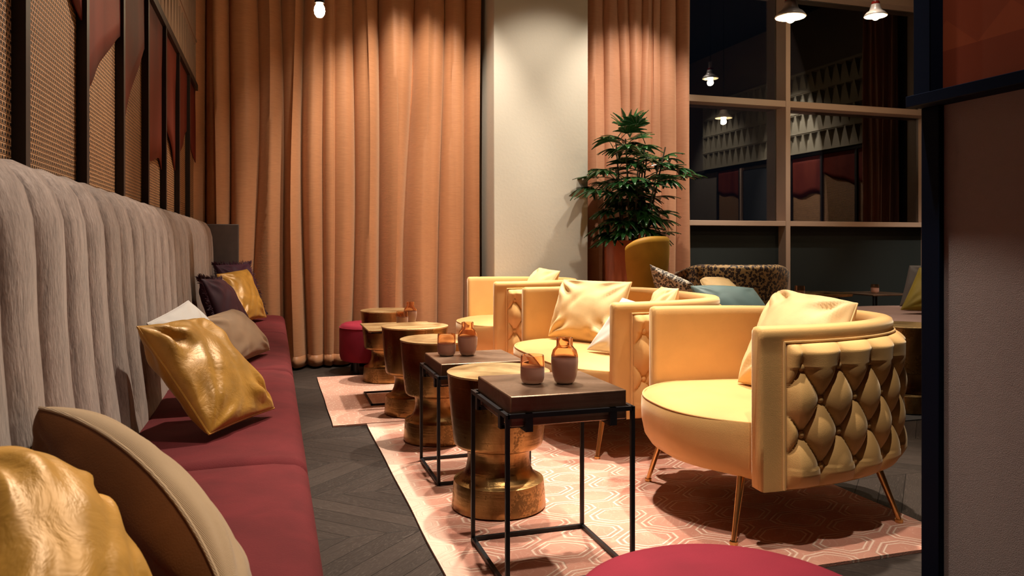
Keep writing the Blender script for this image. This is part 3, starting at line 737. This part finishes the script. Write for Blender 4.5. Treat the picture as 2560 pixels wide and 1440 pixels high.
# ------------------------------------------------------------------ framed slab tables
def slab_table(label, x0, y0, w_, d_, fz, tz, z=.012):
    root = thing('slab_table', label, 'side table', (x0+w_/2, y0+d_/2, z), 0, 'black framed slab tables')
    hx, hy = w_/2, d_/2; bw = .0125; fz -= z; tz -= z
    for sx in (-1, 1):
        for sy in (-1, 1):
            MB().box(sx*hx-bw/2, sx*hx+bw/2, sy*hy-bw/2, sy*hy+bw/2, 0, fz).build('leg', M['black'], root, smooth=False, bevel=.001)
    def ring(nm, z_):
        q = MB()
        for sy in (-1, 1): q.box(-hx, hx, sy*hy-bw/2, sy*hy+bw/2, z_, z_+bw)
        for sx in (-1, 1): q.box(sx*hx-bw/2, sx*hx+bw/2, -hy, hy, z_, z_+bw)
        q.build(nm, M['black'], root, smooth=False)
    ring('top_rail', fz-bw); ring('foot_rail', 0)
    sl = hx-.012
    MB().box(-hx+.013, hx-.013, -hy+.013, hy-.013, tz-.088, tz).build('slab', M['bronze'], root, bevel=.004)
    zl = tz-.088-.012
    for a_ in (0, 1):
        for sg in (-1, 1):
            for k in (-.336, .336):
                br = MB(); h_ = hy if a_ == 0 else hx; c_ = k*(w_ if a_ == 0 else d_)
                def bb_(p0, p1, q0, q1, z0, z1):
                    if a_ == 0: br.box(p0, p1, q0, q1, z0, z1)
                    else: br.box(q0, q1, p0, p1, z0, z1)
                bb_(c_-.011, c_+.011, sg*h_-.006, sg*h_+.006, zl, fz)
                bb_(c_-.011, c_+.011, min(sg*h_, sg*(h_-.06)), max(sg*h_, sg*(h_-.06)), zl, zl+.011)
                br.build('bracket', M['black'], root, smooth=False)
    return root
slab_table('square bronze slab table on black frame, nearest the camera', .635, 2.065, .392, .39, .515, .562)
slab_table('square bronze slab table on black frame, second one between brass drums', .645, 3.055, .392, .38, .458, .505)
ct = thing('tray_table', 'low table with thin brass top and black wire base by the far drums', 'side table', (.775, 4.89, .012))
MB().box(-.225, .225, -.225, .225, .452, .462).build('top', M['brass_top'], ct, bevel=.003)
b_ = .011
fr_ = MB().box(-.205, .20, -.205, -.194, 0, b_).box(-.205, .20, .194, .205, 0, b_).box(-.205, -.194, -.205, .205, 0, b_).box(.19, .201, -.205, .205, 0, b_)
for sy in (-1, 1): fr_.box(.19, .201, sy*.2-.0055, sy*.2+.0055, 0, .452)
fr_.box(-.20, .20, -.205, -.194, .441, .452).box(-.20, .20, .194, .205, .441, .452)
fr_.box(-.205, -.194, -.205, .205, .441, .452)
fr_.build('frame', M['black'], ct, smooth=False)

# ------------------------------------------------------------------ glass vessels
def vessel(kind, label, x, y, z, s=1.0, group=None):
    t_ = .0035
    if kind == 'vase':
        o_ = [(.0,0), (.024,0), (.031,.006), (.037,.022), (.0415,.045), (.043,.068), (.042,.088), (.037,.104), (.029,.112), (.0262,.117), (.0258,.128), (.0262,.142)]
        m_ = M['amber_v']; nm = 'vase'
    else:
        o_ = [(.0,0), (.026,0), (.033,.005), (.037,.016), (.038,.03), (.0378,.06), (.037,.082), (.0362,.088)]
        m_ = M['amber_c']; nm = 'candle_holder'
    inn = [(max(0, r-t_), max(.012, z_)) for r, z_ in reversed(o_) if r > 0.03 or z_ > .1] + [(.0, .012)]
    prof = [(r*s, z_*s) for r, z_ in o_+inn]
    o = MB().lathe(prof, n=56).build(nm, m_, loc=(x, y, z+.0008), ang=60)
    return tag(o, label, 'vase' if kind == 'vase' else 'candle holder', group)
vessel('cup', 'amber glass candle holder on the nearest slab table', .778, 2.262, .562, group='amber glass candle holders')
vessel('vase', 'amber glass bottle vase on the nearest slab table', .876, 2.235, .562, group='amber glass vases')
vessel('cup', 'amber glass candle holder on the second slab table', .735, 3.31, .505, 1.08, group='amber glass candle holders')
vessel('vase', 'amber glass bottle vase on the second slab table', .826, 3.29, .505, 1.03, group='amber glass vases')
vessel('cup', 'amber glass candle holder on the thin brass tray table', .80, 4.93, .474, group='amber glass candle holders')
vessel('vase', 'amber glass bottle vase on the thin brass tray table', .865, 5.0, .474, group='amber glass vases')

# ------------------------------------------------------------------ rugs
def rug(label, x0, x1, y0, y1, mat, edge=None, th=.011):
    n, m = 50, 60; P = []
    for i in range(n+1):
        row = []
        for j in range(m+1):
            x = lerp(x0, x1, i/n); y = lerp(y0, y1, j/m); e = min(i, n-i)/n
            wx = .006*noise.noise(Vector((y*2.5, x0, 3)))*(1 if i in (0, n) else 0)
            row.append((x+wx, y, th+.0012*noise.noise(Vector((x*7, y*7, 1)))))
        P.append(row)
    mb = MB().grid(P); mb.box(x0+.006, x1-.006, y0+.006, y1-.006, .001, th-.003, 1)
    S = [[(p[0], p[1], .001), tuple(p)] for p in ([P[i][0] for i in range(n+1)]+[P[n][j] for j in range(1, m+1)]+[P[n-i][m] for i in range(1, n+1)]+[P[0][m-j] for j in range(1, m)])]
    mb.grid(S, 0, closeu=True)
    o = mb.build('rug', [mat, edge or M['rug_edge']]); return tag(o, label, 'rug')
rug('large coral rug with linked medallion outlines under the nearest seats and tables', 0.49, 2.20, 1.95, 4.225, M['rug'])
rug('smaller pale peach rug under the far tables and armchair', .31, 2.10, 4.24, 5.82, M['rug2'])
rug('charcoal rug under the shadowed drum table at the right', 2.98, 6.2, 3.42, 5.26, M['rug3'], th=.006)

# ------------------------------------------------------------------ poufs
def pouf(label, x, y, top, r, foot=.10, z=0):
    root = thing('pouf', label, 'pouf', (x, y, z), 0, 'round red velvet poufs')
    zb, zt = foot, top
    prof = [(0, zb), (r-.03, zb), (r-.012, zb+.008), (r-.004, zb+.03), (r, zb+.06), (r, (zb+zt)/2), (r, zt-.05), (r-.004, zt-.03), (r-.014, zt-.014), (r-.035, zt-.004), (r*.7, zt+.001), (r*.3, zt+.004), (0, zt+.004)]
    MB().lathe(prof, n=80).build('upholstery', M['red'], root, ang=60)
    P = [(math.cos(2*PI*k/80)*(r-.002), math.sin(2*PI*k/80)*(r-.002), zt-.034) for k in range(80)]
    MB().tube(P, .004, 6, closed=True).build('piping', M['red'], root)
    for k in range(4):
        a = PI/4+k*PI/2
        MB().tube([(math.cos(a)*(r-.07), math.sin(a)*(r-.07), 0), (math.cos(a)*(r-.07), math.sin(a)*(r-.07), zb)], .022, 16).build('leg', M['black'], root)
    return root
pouf('crimson velvet pouf cut off by the bottom edge in front of the nearest armchair', .742, 1.115, .40, .281)
pouf('crimson velvet pouf by the curtain behind the farthest drum table', .722, 6.0, .39, .235, z=.0)

# ------------------------------------------------------------------ potted palm
PX, PY = 2.87, 5.82
pl = thing('potted_palm', 'tall lady palm in a high terracotta planter beside the column', 'potted plant', (PX, PY, 0))
MB().lathe([(0,0), (.175,0), (.185,.01), (.215,1.02), (.213,1.03), (.195,1.03), (.190,1.0), (.188,.96), (0,.96)], n=64).build('planter', M['pot'], pl, ang=40)
MB().lathe([(0,.985), (.10,.985), (.189,.965)], n=32).build('soil', M['soil'], pl)
rp = random.Random(21)
stems = []
for k in range(11):
    a = k*2.4; r0 = .03+.10*rp.random(); h = rp.uniform(1.62, 1.93); b = Vector((r0*math.cos(a), r0*math.sin(a), .97)); tip = Vector((b.x*2.9+rp.uniform(-.03,.03), b.y*2.2, h)); stems.append((b, tip))
    MB().tube([b, b.lerp(tip, .5)+Vector((rp.uniform(-.01,.01), 0, 0)), tip], [.010, .008, .006], 8).build('stem', M['stem'], pl)
def leaf(base, az, el, plen, ll, nl, spread, droop, wid):
    mb = MB(); out = Vector((math.cos(az)*math.cos(el), math.sin(az)*math.cos(el), math.sin(el))); hub = base+out*plen
    mb.tube([base, base.lerp(hub, .55)+Vector((0,0,.012)), hub], [.004, .003, .0025], 5)
    side = out.cross(Vector((0,0,1))).normalized(); upv = side.cross(out).normalized()
    for i in range(nl):
        q = (i/(nl-1)-.5)*2; an = q*spread; d = (out*math.cos(an)+side*math.sin(an)).normalized()
        L_ = ll*(1-.22*abs(q))*rp.uniform(.9, 1.08); W_ = wid*rp.uniform(.85, 1.15); ws = d.cross(upv).normalized(); rows = []
        for j in range(8):
            tt = j/7; p = hub+d*L_*tt+Vector((0,0,-1))*(droop*L_*tt**1.9)+upv*.12*L_*math.sin(PI*tt)*.3
            wd = W_*(min(1, tt*4+.18))*(1 if tt < .62 else max(.22, 1-(tt-.62)/.42))
            rows.append([p-ws*wd, p-upv*.005*(1-tt)-Vector((0,0,.004)), p+ws*wd])
        mb.grid(rows)
    return mb
nleaf = 0
zs = [rp.random() for _ in range(92)]
for i in range(92):
    b, tip = stems[i % 11]; f = .10+.90*(((i//11)+rp.random()*.8)/8)**.8; f = min(1.02, f); p = b.lerp(tip, f)
    hh = (p.z-.97)/1.0
    az = i*2.399+rp.uniform(-.3,.3); el = lerp(-.05, .85, max(0, min(1, hh**2.2)))+rp.uniform(-.25,.25)
    reach = .13+.12*math.sin(PI*min(.85, max(.1, hh*.75+.05)))
    leaf(p, az, el, reach*rp.uniform(.6,1.0)*(.75 if hh < .25 else 1), rp.uniform(.17,.23), rp.choice((6,7,8)), rp.uniform(1.1,1.6), rp.uniform(.12,.6)*(1 if hh < .8 else .6), .0255).build('leaf', M['leaf'], pl, ang=60, solid=.0012)
for az, el in ((.5,1.2), (2.4,.95), (3.6,1.15), (5.6,1.0)):
    leaf(Vector((.0,.0,1.90)), az, el, .10, .20, 5, 1.1, .15, .015).build('leaf', M['leaf'], pl, ang=60, solid=.0012)

# ------------------------------------------------------------------ background seats
# mustard wing chair
wc = thing('wing_chair', 'mustard velvet chair with high curved fluted back in front of the planter', 'armchair', (2.62, 5.10, .0), math.radians(-52))
def wing():
    mb = MB(); P = []; n = 44; m = 30; R = .205
    for i in range(n+1):
        a = lerp(-1.75, 1.75, i/n); q = abs(a)/1.75; top = 1.05-.085*q**3.0-.015*math.cos(a); row = []
        for j in range(m+1):
            z = lerp(.40, top, j/m); fl = R*(.70+.33*smooth(.4, .92, z))+.02*smooth(.5,1.0,z)
            row.append((fl*math.cos(a)*.82, fl*math.sin(a)*1.0, z))
        P.append(row)
    return P
P = wing(); inner = []
for r in P: inner.append([(p[0]*.72, p[1]*.72, p[2]-(.0 if k < len(r)-1 else .004)) for k, p in enumerate(r)])
lip = [[tuple(Vector(a[-1]).lerp(Vector(b[-1]), t_)+Vector((0,0,.024*math.sin(PI*t_)))) for t_ in (0,.15,.3,.5,.7,.85,1)] for a, b in zip(P, inner)]
MB().grid(P).grid(lip).build('backrest', M['mustard'], wc, ang=60)
P2 = []
for i, r in enumerate(inner): P2.append([(p[0]*(1-.035*(abs(math.sin(i/44*PI*8))**.6)), p[1]*(1-.035*(abs(math.sin(i/44*PI*8))**.6)), p[2]) for p in r])
MB().grid(P2).build('fluted_lining', M['mustard'], wc, ang=80)
for e_ in (0, -1): MB().grid([P[e_], inner[e_]]).build('edge_band', M['mustard'], wc)
MB().lathe([(0,.36), (.25,.36), (.275,.38), (.28,.42), (.265,.455), (.2,.465), (0,.465)], n=48).build('seat', M['mustard'], wc)
for k in range(4):
    a = PI/4+k*PI/2; MB().tube([(math.cos(a)*.18, math.sin(a)*.18, .37), (math.cos(a)*.24, math.sin(a)*.24, 0)], [.012,.008], 10).build('leg', M['brass_leg'], wc)
# leopard tub chair
lc = thing('leopard_armchair', 'leopard print tub armchair below the window behind the teal cushion', 'armchair', (3.83, 5.80, .0), math.radians(-112))
def tub2(root, mat, R=.44, z0=.22, ztop=.83, arm=.76, th=.075, span=1.6, flare=.06, rake=.05):
    n = 60; P = []
    for i in range(n+1):
        a = lerp(-span, span, i/n); q = abs(a)/span; zt_ = ztop-(ztop-arm)*smooth(.45, 1.0, q)
        ca, sa = math.cos(a), math.sin(a); row = []
        for j in range(9):
            z = lerp(z0, zt_-.03, j/8); r = R+flare*j/8; row.append((r*ca*1.0+(rake*j/8 if ca > 0 else 0), r*sa, z))
        for t_ in (20, 50, 90, 130, 160):
            r = R+flare-th/2+th/2*math.cos(math.radians(t_)); row.append((r*ca+(rake if ca > 0 else 0), r*sa, zt_-.03+.03*math.sin(math.radians(t_))))
        for j in range(8, -1, -1):
            z = lerp(z0, zt_-.03, j/8); r = R+flare*j/8-th; row.append((r*ca+(rake*j/8 if ca > 0 else 0), r*sa, z))
        P.append(row)
    mb = MB().grid(P, closev=True); m = len(P[0]); mb.f.append(tuple(range(m))); mb.f.append(tuple(len(P)*m-1-k for k in range(m))); mb.m += [0,0]
    mb.build('shell', mat, root, ang=60)
    MB().lathe([(0,z0), (R-.1,z0), (R-.06,z0+.02), (R-.055,z0+.16), (R-.08,z0+.2), (R*.5,z0+.215), (0,z0+.22)], n=48).build('seat', mat, root, ang=60)
    for k in range(4):
        a = PI/4+k*PI/2; MB().tube([(math.cos(a)*.28, math.sin(a)*.28, z0+.02), (math.cos(a)*.34, math.sin(a)*.34, 0)], [.014,.009], 10).build('leg', M['black'], root)
tub2(lc, M['leopard'], R=.42)
# dark low sofa behind the loveseat, with loose cushions
sf = thing('low_sofa', 'dark navy low sofa hidden behind the loveseat carrying loose cushions', 'sofa', (3.08, 4.42, .008), math.radians(0))
MB().box(-.52, .55, -.30, .38, .14, .42).build('seat', M['navy_v'], sf, bevel=.04, seg=4)
MB().box(-.52, -.10, .26, .40, .30, .66).build('backrest', M['navy_v'], sf, bevel=.05, seg=4)
for sx in (-.48, .48):
    for sy in (-.24, .34): MB().tube([(sx, sy, 0), (sx, sy, .16)], .018, 12).build('leg', M['black'], sf)
G3 = 'cushions on the dark low sofa'
pillow('cushion', 'pale leopard print cushion leaning beside the mustard chair', [(2.46,4.70,.87), (2.60,4.36,.745), (2.80,4.44,.46), (2.64,4.80,.46)], .12, M['leopard2'], seed=31, wr=.004, group=G3)
pillow('cushion', 'teal velvet cushion lying behind the loveseat back', [(2.56,4.34,.735), (2.95,4.20,.72), (3.03,4.03,.46), (2.60,4.14,.46)], .17, M['teal'], seed=33, wr=.003, group=G3, pinch=.03)
pillow('cushion', 'small bright yellow cushion lying between the teal and leopard ones', [(2.80,4.66,.765), (3.03,4.60,.755), (3.03,4.38,.62), (2.80,4.42,.62)], .12, M['yellow_pale'], seed=35, wr=.003, group=G3, rnd=.2)
# pink round daybed with cushions
db = thing('daybed', 'dusty pink rounded daybed seat at the right behind the drum table', 'daybed', (5.02, 4.66, .008))
MB().lathe([(0,.16), (.80,.16), (.86,.18), (.88,.25), (.88,.38), (.86,.425), (.80,.445), (.4,.452), (0,.452)], n=72).build('seat', M['pink_seat'], db)
for k in range(4):
    a = PI/4+k*PI/2; MB().tube([(math.cos(a)*.6, math.sin(a)*.6, 0), (math.cos(a)*.6, math.sin(a)*.6, .17)], .02, 12).build('leg', M['black'], db)
G4 = 'cushions on the pink daybed'
pillow('cushion', 'olive gold cushion with diagonal seams on the pink daybed', [(4.88,4.78,.82), (5.23,4.60,.82), (5.03,4.34,.485), (4.60,4.70,.485)], .14, M['olive'], seed=41, wr=.004, group=G4)
pillow('cushion', 'grey velvet cushion behind the olive gold one on the daybed', [(4.99,4.99,.83), (5.35,4.80,.835), (5.25,4.62,.49), (4.82,4.93,.49)], .10, M['grey_v'], seed=42, wr=.004, group=G4)
# far small tables by the window
ft = thing('low_round_table', 'low round brown metal table between leopard chair and window panel', 'side table', (4.88, 5.84, 0))
MB().lathe([(0,.52), (.215,.52), (.23,.525), (.23,.545), (.222,.55), (0,.55)], n=56).build('top', M['brass'], ft)
MB().lathe([(.0,0), (.15,0), (.15,.02), (.03,.04), (.03,.52), (0,.52)], n=32).build('pedestal', M['black'], ft)
f2 = thing('wire_table', 'small square table on thin black legs under the right window', 'side table', (5.72, 6.14, 0))
MB().box(-.25, .25, -.25, .25, .50, .512).build('top', M['bronze'], f2, bevel=.002)
for sx in (-.235, .235):
    for sy in (-.235, .235): MB().box(sx-.007, sx+.007, sy-.007, sy+.007, 0, .50).build('leg', M['black'], f2, smooth=False)
vessel('cup', 'amber candle holder on the small square table under the right window', 5.70, 6.12, .512, group='amber glass candle holders')
f3 = thing('low_round_table', 'low dark round table just right of the leopard armchair', 'side table', (4.12, 5.12, .008), 0)
MB().lathe([(0,.535), (.15,.535), (.16,.54), (.16,.555), (.15,.56), (0,.56)], n=48).build('top', M['brass'], f3)
MB().lathe([(.0,0), (.12,0), (.12,.02), (.025,.04), (.025,.535), (0,.535)], n=32).build('pedestal', M['black'], f3)
vessel('cup', 'amber candle holder standing just right of the leopard armchair', 4.08, 5.19, .568, 1.05, group='amber glass candle holders')

# ------------------------------------------------------------------ lamps
def pendant(label, x, y, z, d=.19, on=14, tilt=0, group='enamel pendant lamps'):
    r = d/2; root = thing('pendant_lamp', label, 'lamp', (x, y, z), 0, group); root.rotation_euler = (0, tilt, 0)
    out = [(r,0), (r*.93,.012), (r*.78,.03), (r*.58,.042), (r*.5,.055), (r*.42,.08), (r*.36,.10)]
    sh = MB().lathe(out, n=56).build('shade', M['enamel'], root, solid=.002)
    MB().lathe([(a*.955, b-.003) for a, b in out], n=56).build('shade_lining', M['enamel_in'], sh)
    MB().lathe([(r*.365,.098), (r*.36,.118), (r*.30,.126), (0,.126)], n=40).build('collar', M['red_enamel'], root)
    MB().tube([(0,0,.12), (0,0,.20)], .020, 20).build('socket', M['enamel'], root)
    MB().tube([(0,0,.20), (0,0,CEIL-z)], .004, 8).build('cable', M['black'], root)
    MB().sphere((0,0,.002), .034, .034, .040, 20, 12).build('bulb', M['bulb'], root)
    d_ = bpy.data.lights.new('bulb_light', 'POINT'); d_.energy = on; d_.color = (1,.76,.46); d_.shadow_soft_size = .034
    lo = bpy.data.objects.new('bulb_light', d_); C.objects.link(lo); lo.parent = root; lo.location = (0,0,-.05)
    return root
pendant('large grey enamel pendant lamp with red collar in front of the mullion', 3.13, 4.07, 2.44, .19)
pendant('second grey enamel pendant lamp hanging higher before the right window pane', 4.99, 5.35, 2.98, .19)
pendant('enamel pendant lamp out to the right seen mirrored in the lower pane', 5.49, 4.86, 2.61, .22)
bb = thing('bare_bulb_pendant', 'bare lit bulb in a dark socket hanging before the left curtain', 'lamp', (.276, 4.89, 2.46))
MB().lathe([(0,-.045), (.018,-.042), (.030,-.025), (.034,-.004), (.031,.018), (.022,.036), (.018,.048), (0,.048)], n=28).build('bulb', M['bulb'], bb)
MB().tube([(0,0,.044), (0,0,.11)], .030, 24).build('socket', M['socket_d'], bb)
MB().tube([(0,0,.11), (0,0,CEIL-2.46)], .004, 8).build('cable', M['black'], bb)
d_ = bpy.data.lights.new('bulb_light', 'POINT'); d_.energy = 9; d_.color = (1,.76,.46); d_.shadow_soft_size = .034
lo = bpy.data.objects.new('bulb_light', d_); C.objects.link(lo); lo.parent = bb; lo.location = (0,0,-.07)

# ------------------------------------------------------------------ partition at the right
pt = thing('partition', 'navy framed partition at the right edge with grey lower panel and orange upper panel', 'partition', (0, 0, 0))
MB().box(1.545, 1.66, 1.452, 1.506, 0, 1.338).build('lower_post', M['navy'], pt, bevel=.002)
MB().box(1.52, 1.66, 1.455, 1.506, 1.365, CEIL).build('upper_post', M['navy'], pt, bevel=.002)
MB().box(1.50, 1.66, .30, 1.51, 1.338, 1.366).build('rail', M['navy'], pt, bevel=.0015)
MB().box(1.560, 1.64, .30, 1.452, 0, 1.338).build('lower_panel', M['plaster_g'], pt)
MB().box(1.560, 1.64, .30, 1.455, 1.366, CEIL).build('upper_panel', M['orange'], pt)
